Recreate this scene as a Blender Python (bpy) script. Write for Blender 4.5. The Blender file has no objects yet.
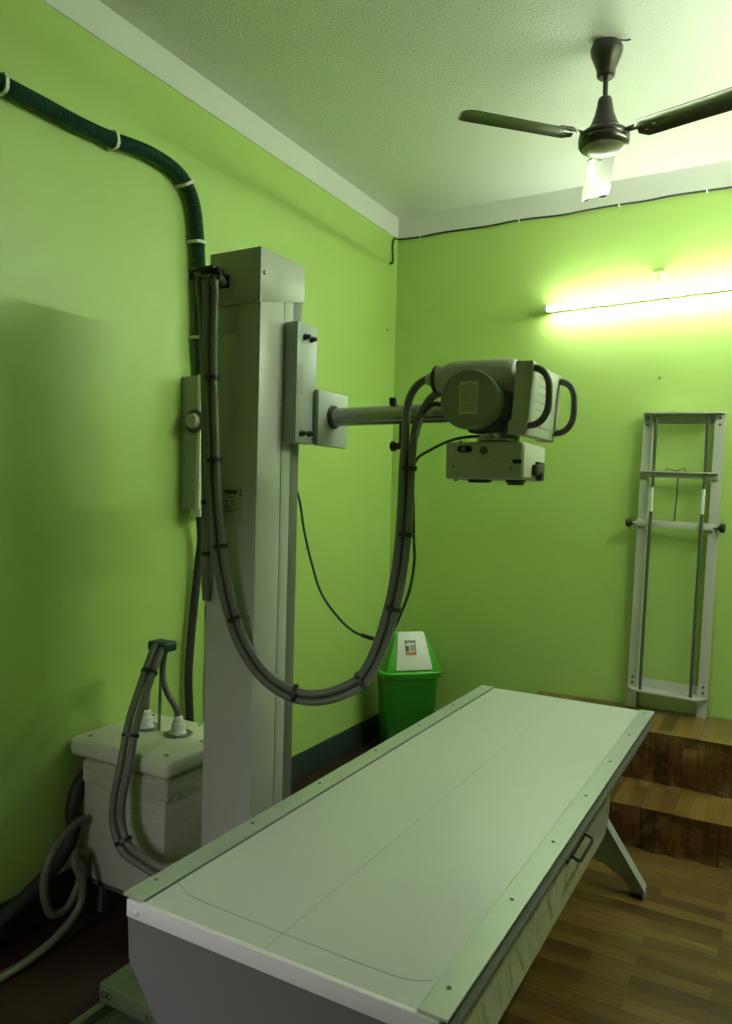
import bpy, bmesh, math, random
from mathutils import Vector, Matrix, Euler
R_ = math.radians
C = bpy.context.scene.collection
random.seed(7)

# ------------------------------------------------------------------ camera
scene = bpy.context.scene
cam_d = bpy.data.cameras.new('camera')
cam = bpy.data.objects.new('camera', cam_d)
C.objects.link(cam)
scene.camera = cam
cam_d.sensor_fit = 'HORIZONTAL'
cam_d.sensor_width = 36.0
cam_d.lens = 757.0 / 732.0 * 36.0
cam_d.clip_start = 0.02
CX = Vector((0.87063023, 0.49128287, 0.0253798)).normalized()
CZ = Vector((0.49078383, -0.87096284, 0.02355743))
CZ = (CZ - CX * CZ.dot(CX)).normalized()
CY = CZ.cross(CX)
M3 = Matrix(((0.87063023, -0.03367823, 0.49078383),
             (0.49128287, 0.00805382, -0.87096284),
             (0.0253798, 0.99940028, 0.02355743)))
cam.matrix_world = Matrix.Translation((2.19109537, -4.20457152, 1.48877898)) @ M3.to_4x4()

# ------------------------------------------------------------------ world, light, exposure
scene.view_settings.view_transform = 'Standard'
scene.view_settings.look = 'None'
scene.view_settings.gamma = 1.0
scene.view_settings.use_curve_mapping = False
scene.view_settings.exposure = 0.0
TUBE_STRENGTH = 74.0
TUBE2_STRENGTH = 200.0
DOOR_FILL_WATTS = 215.0
world = bpy.data.worlds.new('world')
scene.world = world
world.use_nodes = True
world.node_tree.nodes['Background'].inputs['Color'].default_value = (0.9, 0.95, 1.0, 1)
world.node_tree.nodes['Background'].inputs['Strength'].default_value = 0.05

def area(name, loc, rot, sx, sy, watts, col):
    d = bpy.data.lights.new(name, 'AREA')
    d.shape = 'RECTANGLE'; d.size = sx; d.size_y = sy; d.energy = watts; d.color = col
    o = bpy.data.objects.new(name, d); C.objects.link(o)
    o.location = loc; o.rotation_euler = rot
    return o
# added fill lamp, standing in for daylight through the unseen front doorway
area('doorway_fill', (0.75, -9.2, 3.5), (R_(67), 0, 0), 3.0, 2.2, DOOR_FILL_WATTS, (1.0, 0.93, 0.96))   # set high outside so the door head keeps it on low surfaces

# ------------------------------------------------------------------ materials
def new_mat(name):
    m = bpy.data.materials.new(name); m.use_nodes = True
    nt = m.node_tree
    return m, nt, nt.nodes['Principled BSDF']

def pmat(name, col, rough=0.5, metal=0.0, bump=0.0, bscale=60.0, var=0.0, vscale=6.0, spec=0.5, bdist=0.002, coat=0.0):
    m, nt, b = new_mat(name)
    b.inputs['Base Color'].default_value = (*col, 1)
    b.inputs['Roughness'].default_value = rough
    b.inputs['Metallic'].default_value = metal
    b.inputs['Specular IOR Level'].default_value = spec
    b.inputs['Coat Weight'].default_value = coat
    tc = nt.nodes.new('ShaderNodeTexCoord')
    if var:
        n = nt.nodes.new('ShaderNodeTexNoise'); n.inputs['Scale'].default_value = vscale
        n.inputs['Detail'].default_value = 4
        nt.links.new(tc.outputs['Object'], n.inputs['Vector'])
        mx = nt.nodes.new('ShaderNodeMix'); mx.data_type = 'RGBA'
        mx.inputs[6].default_value = (*[c * (1 - var) for c in col], 1)
        mx.inputs[7].default_value = (*[min(1, c * (1 + var)) for c in col], 1)
        nt.links.new(n.outputs['Fac'], mx.inputs[0])
        nt.links.new(mx.outputs[2], b.inputs['Base Color'])
    if bump:
        n2 = nt.nodes.new('ShaderNodeTexNoise'); n2.inputs['Scale'].default_value = bscale
        n2.inputs['Detail'].default_value = 3
        nt.links.new(tc.outputs['Object'], n2.inputs['Vector'])
        bp = nt.nodes.new('ShaderNodeBump'); bp.inputs['Strength'].default_value = bump
        bp.inputs['Distance'].default_value = bdist
        nt.links.new(n2.outputs['Fac'], bp.inputs['Height'])
        nt.links.new(bp.outputs['Normal'], b.inputs['Normal'])
    return m

def emis(name, col, s):
    m, nt, b = new_mat(name)
    b.inputs['Base Color'].default_value = (0.9, 0.9, 0.9, 1)
    b.inputs['Emission Color'].default_value = (*col, 1)
    b.inputs['Emission Strength'].default_value = s
    return m

def vinyl(name, axes, gloss=0.32, wrinkle=0.0, dark=1.0, coat=0.0, tint=(1, 1, 1)):
    """printed plank vinyl; axes = which object axes run along and across the strips"""
    m, nt, b = new_mat(name)
    tc = nt.nodes.new('ShaderNodeTexCoord')
    sep = nt.nodes.new('ShaderNodeSeparateXYZ'); nt.links.new(tc.outputs['Object'], sep.inputs[0])
    com = nt.nodes.new('ShaderNodeCombineXYZ')
    nt.links.new(sep.outputs[axes[0]], com.inputs[0]); nt.links.new(sep.outputs[axes[1]], com.inputs[1])
    br = nt.nodes.new('ShaderNodeTexBrick')
    br.offset = 0.37; br.offset_frequency = 2
    br.inputs['Scale'].default_value = 1.0
    br.inputs['Brick Width'].default_value = 0.36
    br.inputs['Row Height'].default_value = 0.062
    br.inputs['Mortar Size'].default_value = 0.0012
    br.inputs['Mortar Smooth'].default_value = 0.3
    br.inputs['Bias'].default_value = 0.0
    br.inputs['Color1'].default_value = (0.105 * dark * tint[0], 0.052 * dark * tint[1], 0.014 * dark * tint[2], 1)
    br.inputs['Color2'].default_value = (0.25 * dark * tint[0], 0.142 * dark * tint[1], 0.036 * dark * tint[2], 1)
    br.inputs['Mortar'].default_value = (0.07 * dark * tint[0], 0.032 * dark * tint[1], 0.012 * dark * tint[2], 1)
    nt.links.new(com.outputs[0], br.inputs['Vector'])
    mp = nt.nodes.new('ShaderNodeMapping'); mp.inputs['Scale'].default_value = (3.0, 60.0, 1.0)
    nt.links.new(com.outputs[0], mp.inputs['Vector'])
    n = nt.nodes.new('ShaderNodeTexNoise'); n.inputs['Scale'].default_value = 1.6; n.inputs['Detail'].default_value = 6
    nt.links.new(mp.outputs[0], n.inputs['Vector'])
    rp = nt.nodes.new('ShaderNodeMapRange'); rp.inputs[1].default_value = 0.3; rp.inputs[2].default_value = 0.7
    rp.inputs[3].default_value = 0.6; rp.inputs[4].default_value = 1.3
    nt.links.new(n.outputs['Fac'], rp.inputs[0])
    mx = nt.nodes.new('ShaderNodeVectorMath'); mx.operation = 'SCALE'
    nt.links.new(br.outputs['Color'], mx.inputs[0]); nt.links.new(rp.outputs[0], mx.inputs['Scale'])
    nt.links.new(mx.outputs[0], b.inputs['Base Color'])
    b.inputs['Roughness'].default_value = gloss
    b.inputs['Coat Weight'].default_value = coat; b.inputs['Coat Roughness'].default_value = 0.08
    nb = nt.nodes.new('ShaderNodeTexNoise'); nb.inputs['Scale'].default_value = 5.0 if not wrinkle else 9.0
    nb.inputs['Detail'].default_value = 2
    nb.inputs['Distortion'].default_value = 1.2 if wrinkle else 0.0
    nt.links.new(tc.outputs['Object'], nb.inputs['Vector'])
    bp = nt.nodes.new('ShaderNodeBump'); bp.inputs['Strength'].default_value = min(1.0, 0.12 + wrinkle)
    bp.inputs['Distance'].default_value = 0.035 if wrinkle else 0.01
    nt.links.new(nb.outputs['Fac'], bp.inputs['Height'])
    nt.links.new(bp.outputs['Normal'], b.inputs['Normal'])
    return m

def film(name, col, axis_scale, rough=0.22, strength=0.5, lo=0.95, hi=1.12):
    m, nt, b = new_mat(name)
    b.inputs['Base Color'].default_value = (*col, 1)
    b.inputs['Roughness'].default_value = rough
    b.inputs['Coat Weight'].default_value = 1.0; b.inputs['Coat Roughness'].default_value = 0.07
    tc = nt.nodes.new('ShaderNodeTexCoord')
    mp = nt.nodes.new('ShaderNodeMapping'); mp.inputs['Scale'].default_value = axis_scale
    nt.links.new(tc.outputs['Object'], mp.inputs['Vector'])
    n = nt.nodes.new('ShaderNodeTexNoise'); n.inputs['Scale'].default_value = 1.0; n.inputs['Detail'].default_value = 5
    n.inputs['Distortion'].default_value = 0.5
    nt.links.new(mp.outputs[0], n.inputs['Vector'])
    bp = nt.nodes.new('ShaderNodeBump'); bp.inputs['Strength'].default_value = strength; bp.inputs['Distance'].default_value = 0.008
    nt.links.new(n.outputs['Fac'], bp.inputs['Height'])
    nt.links.new(bp.outputs['Normal'], b.inputs['Normal'])
    mr = nt.nodes.new('ShaderNodeMapRange'); mr.inputs[1].default_value = 0.4; mr.inputs[2].default_value = 0.75
    mr.inputs[3].default_value = lo; mr.inputs[4].default_value = hi
    nt.links.new(n.outputs['Fac'], mr.inputs[0])
    vs = nt.nodes.new('ShaderNodeVectorMath'); vs.operation = 'SCALE'; vs.inputs[0].default_value = col
    nt.links.new(mr.outputs[0], vs.inputs['Scale']); nt.links.new(vs.outputs[0], b.inputs['Base Color'])
    return m

GREEN = pmat('green_wall_paint', (0.42, 0.60, 0.155), 0.45, spec=0.85, bump=0.22, bscale=150, var=0.05, vscale=2.5, bdist=0.003)
OXIDE = pmat('dark_red_cement_floor', (0.030, 0.013, 0.009), 0.5, var=0.3, vscale=5)
CEIL = pmat('white_ceiling_paint', (0.70, 0.70, 0.62), 0.38, bump=0.7, bscale=110, var=0.03, bdist=0.004)
BAND = pmat('white_border_paint', (0.72, 0.72, 0.68), 0.5, bump=0.2, bscale=90)
SKIRT = pmat('dark_teal_skirting', (0.03, 0.05, 0.045), 0.35)
FLOOR = vinyl('plank_vinyl_floor', (0, 1), 0.33, dark=0.72)
TREAD = vinyl('plank_vinyl_tread', (1, 0), 0.28, dark=0.95, coat=0.3)
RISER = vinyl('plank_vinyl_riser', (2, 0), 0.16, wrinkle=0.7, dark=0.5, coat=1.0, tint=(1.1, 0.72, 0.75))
MACH = pmat('cream_grey_enamel', (0.44, 0.44, 0.37), 0.42, bump=0.05, bscale=300, var=0.03)
MACHD = pmat('mid_grey_enamel', (0.40, 0.41, 0.39), 0.4, bump=0.05, bscale=300)
STEELG = pmat('grey_hammer_steel', (0.36, 0.385, 0.36), 0.42)
COLM = pmat('column_grey_enamel', (0.48, 0.48, 0.45), 0.34, var=0.03, vscale=3)
CAPM = pmat('column_cap_enamel', (0.42, 0.42, 0.37), 0.42, var=0.06, vscale=30)
CHROME = pmat('chrome', (0.42, 0.42, 0.40), 0.22, metal=1.0)
ALU = pmat('brushed_aluminium', (0.50, 0.53, 0.49), 0.38, metal=0.5, var=0.05, vscale=12)
BLACK = pmat('black_plastic', (0.012, 0.012, 0.012), 0.4)
RUBBER = pmat('black_rubber', (0.02, 0.022, 0.02), 0.6)
SCREW = pmat('screw_steel', (0.3, 0.3, 0.28), 0.35, metal=1.0)
GUIDE = pmat('guide_channel_grey', (0.15, 0.15, 0.135), 0.45)
DARKM = pmat('dark_grey_metal', (0.09, 0.095, 0.09), 0.45)
HOSE = pmat('grey_cable_sheath', (0.15, 0.15, 0.13), 0.42)
HOSEL = pmat('light_grey_cable', (0.12, 0.125, 0.09), 0.45)
DHOSE = pmat('dark_cable_sheath', (0.035, 0.035, 0.03), 0.5)
TOP = pmat('laminate_table_top', (0.53, 0.55, 0.51), 0.4, var=0.02, vscale=4)
PANELW = pmat('table_end_panel_grey', (0.16, 0.16, 0.165), 0.45)
TRIMW = pmat('white_end_trim', (0.76, 0.73, 0.78), 0.4)
BASEG = pmat('green_grey_base_paint', (0.10, 0.14, 0.07), 0.45)
CREAM = pmat('cream_lid_plastic', (0.66, 0.67, 0.57), 0.4)
WHITE = pmat('white_plastic', (0.75, 0.75, 0.72), 0.4)
FRAMEW = pmat('white_frame_enamel', (0.54, 0.54, 0.50), 0.4)
BROWN = pmat('brown_fan_enamel', (0.020, 0.012, 0.010), 0.28, coat=0.3)
BROWNB = pmat('brown_fan_blade', (0.026, 0.018, 0.014), 0.32, coat=0.3)
FANPL = pmat('fan_cover_plate', (0.30, 0.28, 0.25), 0.3, metal=0.6)
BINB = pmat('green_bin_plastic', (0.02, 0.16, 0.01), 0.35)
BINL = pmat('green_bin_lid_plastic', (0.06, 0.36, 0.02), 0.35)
CONDUIT = pmat('dark_green_corrugated_pipe', (0.004, 0.042, 0.028), 0.32)
CLIPT = pmat('dark_teal_clip', (0.01, 0.05, 0.04), 0.4)
LABEL = pmat('label_paper', (0.62, 0.62, 0.52), 0.5)
LABELC = pmat('clear_grey_label', (0.40, 0.41, 0.36), 0.3)
LABELD = pmat('drum_label_paper', (0.62, 0.62, 0.48), 0.5)
INK = pmat('label_ink', (0.05, 0.05, 0.045), 0.5)
ORANGE = pmat('orange_print', (0.45, 0.16, 0.05), 0.5)
GREYPR = pmat('grey_print', (0.30, 0.30, 0.28), 0.5)
WRAP = film('stretch_film_over_tank', (0.50, 0.51, 0.44), (4, 4, 90), 0.3, 0.16)
APRF = film('plastic_film_wrap', (0.72, 0.76, 0.66), (8, 26, 9), 0.16, 0.08, 1.0, 1.0)
DISC = pmat('drum_cover_enamel', (0.27, 0.27, 0.23), 0.45)
TUBEE = emis('lit_fluorescent_tube', (0.91, 1.0, 0.87), TUBE_STRENGTH)
TUBEF = emis('lit_fluorescent_tube_warm', (0.91, 1.0, 0.87), TUBE2_STRENGTH)

# ------------------------------------------------------------------ mesh helpers
class MB:
    def __init__(s): s.bm = bmesh.new()
    def add(s, t, mat=None):
        if mat is not None: t.transform(mat)
        me = bpy.data.meshes.new('tmp'); t.to_mesh(me); t.free()
        s.bm.from_mesh(me); bpy.data.meshes.remove(me); return s
    def box(s, x0, x1, y0, y1, z0, z1, bev=0.0, seg=2, mat=None):
        t = bmesh.new(); bmesh.ops.create_cube(t, size=1)
        for v in t.verts:
            v.co = Vector(((x0 + x1) / 2 + v.co.x * (x1 - x0), (y0 + y1) / 2 + v.co.y * (y1 - y0), (z0 + z1) / 2 + v.co.z * (z1 - z0)))
        if bev: bmesh.ops.bevel(t, geom=list(t.edges), offset=bev, segments=seg, profile=0.5, affect='EDGES')
        return s.add(t, mat)
    def cyl(s, p0, p1, r0, r1=None, seg=24, bev=0.0):
        r1 = r0 if r1 is None else r1
        p0 = Vector(p0); p1 = Vector(p1); d = p1 - p0
        t = bmesh.new()
        bmesh.ops.create_cone(t, cap_ends=True, segments=seg, radius1=r0, radius2=r1, depth=d.length)
        if bev:
            ed = [e for e in t.edges if len(e.link_faces) == 2 and any(len(f.verts) > 4 for f in e.link_faces)]
            bmesh.ops.bevel(t, geom=ed, offset=bev, segments=2, profile=0.5, affect='EDGES')
        m = Matrix.Translation((p0 + p1) / 2) @ d.to_track_quat('Z', 'Y').to_matrix().to_4x4()
        return s.add(t, m)
    def lathe(s, prof, origin=(0, 0, 0), axis=(0, 0, 1), seg=32):
        t = bmesh.new(); rings = []
        for r, z in prof:
            if r < 1e-5: rings.append([t.verts.new((0, 0, z))])
            else: rings.append([t.verts.new((r * math.cos(2 * math.pi * k / seg), r * math.sin(2 * math.pi * k / seg), z)) for k in range(seg)])
        for a, b in zip(rings, rings[1:]):
            if len(a) == 1 and len(b) == 1: continue
            for k in range(seg):
                k2 = (k + 1) % seg
                if len(a) == 1: t.faces.new((a[0], b[k], b[k2]))
                elif len(b) == 1: t.faces.new((a[k], a[k2], b[0]))
                else: t.faces.new((a[k], a[k2], b[k2], b[k]))
        for rg, flip in ((rings[0], True), (rings[-1], False)):
            if len(rg) > 1: t.faces.new(list(reversed(rg)) if flip else rg)
        bmesh.ops.recalc_face_normals(t, faces=list(t.faces))
        m = Matrix.Translation(origin) @ Vector(axis).to_track_quat('Z', 'Y').to_matrix().to_4x4()
        return s.add(t, m)
    def prism(s, poly, a, b, plane='XZ', bev=0.0, mat=None):
        """poly in the given plane, extruded along the third axis from a to b"""
        t = bmesh.new()
        def P(u, v, w): return {'XZ': (u, w, v), 'XY': (u, v, w), 'YZ': (w, u, v)}[plane]
        lo = [t.verts.new(P(u, v, a)) for u, v in poly]; hi = [t.verts.new(P(u, v, b)) for u, v in poly]
        n = len(poly)
        t.faces.new(lo); t.faces.new(list(reversed(hi)))
        for i in range(n): t.faces.new((lo[i], hi[i], hi[(i + 1) % n], lo[(i + 1) % n]))
        bmesh.ops.recalc_face_normals(t, faces=list(t.faces))
        if bev: bmesh.ops.bevel(t, geom=list(t.edges), offset=bev, segments=2, profile=0.5, affect='EDGES')
        return s.add(t, mat)
    def tube(s, pts, r, seg=10, sub=8, spline=True, rings=0.0, pitch=0.012):
        P = [Vector(p) for p in pts]
        if spline and len(P) > 2:
            Q = [P[0] * 2 - P[1]] + P + [P[-1] * 2 - P[-2]]; out = []
            for i in range(1, len(Q) - 2):
                for k in range(sub):
                    u = k / sub; a, b, c, d = Q[i - 1:i + 3]
                    out.append(0.5 * ((2 * b) + (c - a) * u + (2 * a - 5 * b + 4 * c - d) * u * u + (3 * b - a - 3 * c + d) * u ** 3))
            out.append(P[-1]); P = out
        if rings:                      # corrugated pipe: resample evenly, radius alternates
            L = [0.0]
            for a, b in zip(P, P[1:]): L.append(L[-1] + (b - a).length)
            n = int(L[-1] / (pitch / 2)); out = []; j = 0
            for k in range(n + 1):
                d = L[-1] * k / n
                while j < len(P) - 2 and L[j + 1] < d: j += 1
                f = (d - L[j]) / max(1e-9, L[j + 1] - L[j]); out.append(P[j].lerp(P[j + 1], f))
            P = out
        t = bmesh.new(); prev = None; N = None; first = None
        for i, p in enumerate(P):
            T = (P[min(i + 1, len(P) - 1)] - P[max(i - 1, 0)]).normalized()
            if N is None:
                N = T.orthogonal().normalized()
            N = (N - T * N.dot(T)).normalized(); B = T.cross(N)
            rr = r * (1 + (rings if i % 2 else -rings))
            ring = [t.verts.new(p + (N * math.cos(2 * math.pi * k / seg) + B * math.sin(2 * math.pi * k / seg)) * rr) for k in range(seg)]
            if prev:
                for k in range(seg): t.faces.new((prev[k], prev[(k + 1) % seg], ring[(k + 1) % seg], ring[k]))
            else: first = ring
            prev = ring
        t.faces.new(list(reversed(first))); t.faces.new(prev)
        bmesh.ops.recalc_face_normals(t, faces=list(t.faces))
        return s.add(t)
    def build(s, name, mat, parent=None, mat4=None, origin=None, smooth=True):
        if mat4 is not None: s.bm.transform(mat4)
        o0 = Vector((0, 0, 0))
        if parent is not None:
            q = parent
            while q: o0 += q.location; q = q.parent
        elif origin == 'base':
            xs = [v.co for v in s.bm.verts]
            o0 = Vector(((min(v.x for v in xs) + max(v.x for v in xs)) / 2, (min(v.y for v in xs) + max(v.y for v in xs)) / 2, min(v.z for v in xs)))
        elif origin is not None: o0 = Vector(origin)
        s.bm.transform(Matrix.Translation(-o0))
        me = bpy.data.meshes.new(name); s.bm.to_mesh(me); s.bm.free()
        me.materials.append(mat)
        if smooth:
            me.shade_smooth(); me.set_sharp_from_angle(angle=R_(38))
        o = bpy.data.objects.new(name, me); C.objects.link(o)
        if parent is not None: o.parent = parent
        else: o.location = o0
        return o

def tag(o, label, cat, group=None):
    o['label'] = label; o['category'] = cat
    if group: o['group'] = group
    return o
def thing(name, loc, label, cat, group=None):
    o = bpy.data.objects.new(name, None); o.empty_display_size = 0.1; C.objects.link(o); o.location = loc
    return tag(o, label, cat, group)
def struct(o): o['kind'] = 'structure'; return o
def ring_at(p, d, r, w=0.012, t=0.003, seg=16):
    """a cable tie band round a bundle"""
    p = Vector(p); d = Vector(d).normalized()
    return p - d * w / 2, p + d * w / 2

# ------------------------------------------------------------------ the room
H = 3.2; XR = 2.80; YF = -5.0; T = 0.12
struct(MB().box(-T, XR + T, YF - 1.0, T, -0.1, -0.003).build('floor', OXIDE))
struct(MB().box(0.86, XR, YF, -0.012, -0.003, 0).build('floor', FLOOR))   # printed vinyl laid over the right-hand part
struct(MB().box(-T, XR + T, YF - T, T, H, H + 0.1).build('ceiling', CEIL))
struct(MB().box(-T, 0, YF - T, T, 0, H).build('wall_left', GREEN))
struct(MB().box(-T, XR + T, 0, T, 0, H).build('wall_back', GREEN))
struct(MB().box(XR, XR + T, YF - T, T, 0, H).build('wall_right', GREEN))
m = MB(); m.box(0, 0.5, YF - T, YF, 0, H); m.box(1.4, XR, YF - T, YF, 0, H); m.box(0.5, 1.4, YF - T, YF, 1.9, H)
struct(m.build('wall_front', GREEN))
m = MB(); m.box(0.46, 0.5, YF - T - .01, YF + .012, 0, 1.94); m.box(1.4, 1.44, YF - T - .01, YF + .012, 0, 1.94); m.box(0.5, 1.4, YF - T - .01, YF + .012, 1.9, 1.94)
struct(m.build('door_1', BAND))  # unseen door frame, round the opening added for the fill lamp
struct(MB().box(0, 0.006, YF, 0, 3.072, H).build('trim_1', BAND))
struct(MB().box(0.006, XR, -0.006, 0, 3.071, H).build('trim_2', BAND))
struct(MB().box(0, 0.012, YF, 0, 0, 0.137, bev=0.003).build('baseboard_left', SKIRT))
struct(MB().box(0.012, XR, -0.012, 0, 0, 0.137, bev=0.003).build('baseboard_back', SKIRT))

# ------------------------------------------------------------------ step platform under the wall frame
pl = thing('step_platform', (2.1, -0.4, 0), 'two-step platform wrapped in glossy wood-print vinyl along the back wall', 'platform')
PX0, PX1, PY1, PY2, PZ1, PZ2 = 0.985, 2.78, -0.80, -0.45, 0.172, 0.405
MB().box(PX0 + .008, PX1, PY2 + .012, -0.014, 0, PZ2 - .008).build('core', DARKM, pl)
MB().box(PX0 + .008, PX1, PY1 + .012, PY2 + .012, 0, PZ1 - .008).build('core', DARKM, pl)
def sheet(x0, x1, a0, a1, c, plane, amp, seed, nx=150, nv=16):
    """a wrinkled sheet with thickness; plane 'H' tread (a = y, c = z) or 'V' riser (a = z, c = y)"""
    rnd = random.Random(seed); t = bmesh.new()
    cr = [(rnd.uniform(x0, x1), rnd.uniform(-0.5, 0.5), rnd.uniform(0.006, 0.02), rnd.uniform(-1, 1)) for _ in range(26)]
    def h(x, u):
        d = 0
        for cx, sl, w, am in cr:
            q = (x - cx - sl * (u - 0.5) * 0.3) / w
            if abs(q) < 4: d += am * math.exp(-q * q) * (0.35 + 0.65 * math.sin(math.pi * min(1, max(0, u))))
        return d * amp + amp * 0.5 * math.sin(x * 9 + u * 3 + seed) + (amp * 1.1 * math.sin(math.pi * u) * (0.8 + 0.6 * math.sin(x * 13 + seed)) + 0.026 * max(0, 1 - u / .30) ** 2 * (0.55 + 0.45 * math.sin(x * 17 + seed) * math.sin(x * 41)) if plane == 'V' else 0)
    g = []
    for j in range(nv + 1):
        row = []
        for i in range(nx + 1):
            x = x0 + (x1 - x0) * i / nx; u = j / nv; a = a0 + (a1 - a0) * u
            d = h(x, u)
            row.append(t.verts.new((x, a, c + d * 0.35) if plane == 'H' else (x, c - abs(d), a)))
        g.append(row)
    for j in range(nv):
        for i in range(nx):
            t.faces.new((g[j][i], g[j][i + 1], g[j + 1][i + 1], g[j + 1][i]))
    ex = bmesh.ops.extrude_face_region(t, geom=list(t.faces))
    off = Vector((0, 0, -0.003)) if plane == 'H' else Vector((0, 0.004, 0))
    bmesh.ops.translate(t, verts=[v for v in ex['geom'] if isinstance(v, bmesh.types.BMVert)], vec=off)
    bmesh.ops.recalc_face_normals(t, faces=list(t.faces))
    m = MB(); m.add(t); return m
sheet(PX0, PX1, PY2, -0.013, PZ2, 'H', 0.003, 1).build('tread', TREAD, pl)
sheet(PX0, PX1, PY1, PY2, PZ1, 'H', 0.003, 2).build('tread', TREAD, pl)
sheet(PX0, PX1, PZ1, PZ2, PY2, 'V', 0.014, 3).build('riser', RISER, pl)
sheet(PX0, PX1, 0.0, PZ1, PY1, 'V', 0.011, 4).build('riser', RISER, pl)
MB().box(PX0, PX0 + .006, PY2, -0.014, 0.0, PZ2 - .002).build('side_panel', RISER, pl)

# ------------------------------------------------------------------ x-ray table
tb = thing('xray_table', (1.40, -2.13, 0), 'long pale-topped x-ray table with metal side rails in the foreground', 'table')
TY0, TY1 = -3.13, -1.13
MB().box(1.1075, 1.6990, TY0 + .002, TY1, 0.655, 0.676, bev=0.001).build('table_top', TOP, tb)
MB().box(1.3985, 1.4005, TY0 + .004, TY1 - .01, 0.6755, 0.6763).build('centre_line', MACHD, tb)
m = MB(); m.tube([(1.108, TY0 + .092, .6765), (1.14, TY0 + .078, .6765), (1.19, TY0 + .064, .6765), (1.43, TY0 + .058, .6765), (1.60, TY0 + .056, .6765), (1.66, TY0 + .062, .6765), (1.692, TY0 + .080, .6765)], 0.0007, seg=6)
m.build('sheet_edge', MACHD, tb)
for sx in (-1, 1):
    if sx < 0: X = lambda v: 1.0525 + v
    else: X = lambda v: 1.7545 - v
    prof = [(0, .681), (.052, .681), (.052, .676), (.040, .6695), (.040, .600), (.022, .600), (.022, .627), (.004, .627), (.004, .638), (.020, .640), (.020, .6695)]   # top flange, then the slotted web
    mm = MB(); mm.prism([(X(u), v) for u, v in [(0, .681), (.052, .681), (.052, .6762), (.0, .6762)]], TY0 - .002, TY1 + .002, 'XZ')
    rail = mm.build('side_rail', ALU, tb, smooth=False)
    mm = MB(); mm.prism([(X(u), v) for u, v in prof[3:] if v < .67], TY0 + .012, TY1 - .004, 'XZ'); mm.build('slotted_web', GUIDE, rail, smooth=False)
    for y in (-3.06, -2.74, -2.44, -2.115, -1.80, -1.49, -1.18):
        x = X(0.029 if sx > 0 else 0.018)
        mm = MB(); mm.lathe([(0, .0003), (.0018, .0005), (.0021, .0014), (.0042, .0013), (.0045, 0)], (x, y, .681), seg=14)
        mm.build('screw', DARKM, rail)
m = MB(); m.box(1.068, 1.742, TY0 - .008, TY0 + .004, 0.641, 0.6755, bev=0.002)
et = m.build('end_trim', TRIMW, tb)
for x in (1.095, 1.715):
    MB().lathe([(0.0075, 0), (0.0075, .002), (.005, .0045), (0, .0052)], (x, TY0 - .008, .657), (0, -1, 0), seg=16).build('bolt', WHITE, et)
MB().lathe([(0.007, 0), (0.007, .004), (0, .006)], (1.068, TY0 + .012, .652), (-1, 0, 0), seg=14).build('bolt', SCREW, et)
m = MB(); m.box(1.068, 1.742, TY1 - .004, TY1 + .006, 0.641, 0.6755, bev=0.002); m.box(1.715, 1.735, TY1 - .03, TY1 + .004, .60, .645, bev=.002)
m.build('end_trim', ALU, tb)
def leg_poly(wide=True):
    rt = ([(1.739, .645), (1.734, .55), (1.656, .45)] if wide else [(1.575, .645), (1.57, .55), (1.566, .45)]) + [ (1.565, .315), (1.752, .035), (1.752, 0), (1.70, 0), (1.685, .035), (1.60, .085), (1.50, .105)]
    return rt + [(2.807 - x, z) for x, z in reversed(rt)]
def make_leg(y0, y1, mat, flange):
    m = MB(); P = leg_poly(mat is PANELW); m.prism(P, y0, y1, 'XZ')
    n = len(P)
    for i in list(range(0, 5)) + list(range(n - 6, n - 1)):
        a = Vector((P[i][0], 0, P[i][1])); b = Vector((P[i + 1][0], 0, P[i + 1][1])); d = (b - a).normalized(); nn = Vector((-d.z, 0, d.x)) * 0.006
        m.prism([(a.x, a.z), (b.x, b.z), (b.x + nn.x, b.z + nn.z), (a.x + nn.x, a.z + nn.z)], *flange, 'XZ')
    return m.build('leg_panel', mat, tb, smooth=False)
make_leg(-3.128, -3.116, PANELW, (-3.128, -3.08))
make_leg(-1.212, -1.20, MACHD, (-1.255, -1.20))
MB().box(1.20, 1.62, -3.10, -1.22, 0.60, 0.65, bev=.003).build('under_frame', DARKM, tb)
MB().box(1.34, 1.46, -3.10, -1.22, 0.24, 0.30, bev=.003).build('stretcher', DARKM, tb)
# film-wrapped bucky drawer under the near side rail
dr = MB()
dr.prism([(-3.095, .447), (-1.80, .447), (-1.735, .50), (-1.735, .56), (-1.75, .60), (-3.095, .60)], 1.25, 1.716, 'YZ', bev=.004)
drw = dr.build('tray_drawer', MACHD, tb)
rnd = random.Random(5); t = bmesh.new(); g = []
folds = [(rnd.uniform(-3.08, -2.02), rnd.uniform(-.9, -.35), rnd.uniform(.0011, .0022), rnd.uniform(.3, 1.0)) for _ in range(50)]
NY, NZ = 1700, 12
for j in range(NZ + 1):
    row = []
    for i in range(NY + 1):
        y = -3.094 + (1.344) * i / NY; u = j / NZ; z = .4475 + .148 * u
        lim = .50 if y > -1.80 else .4475
        if y > -1.80: z = max(z, .4475 + .053 * (y + 1.80) / .065 * 0.9)
        d = 0
        for cy, sl, w, am in folds:
            q = (y - cy - sl * (u - .5) * .14) / w
            if abs(q) < 4: d += am * math.exp(-q * q)
        row.append(t.verts.new((1.7165 + .0024 * d * math.sin(math.pi * min(1, u * 1.05 + .02)), y, z)))
    g.append(row)
for j in range(NZ):
    for i in range(NY): t.faces.new((g[j][i], g[j][i + 1], g[j + 1][i + 1], g[j + 1][i]))
ex = bmesh.ops.extrude_face_region(t, geom=list(t.faces))
bmesh.ops.translate(t, verts=[v for v in ex['geom'] if isinstance(v, bmesh.types.BMVert)], vec=(-.001, 0, 0))
bmesh.ops.recalc_face_normals(t, faces=list(t.faces))
mm = MB(); mm.add(t); fo = mm.build('plastic_wrap', APRF, drw)
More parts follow.
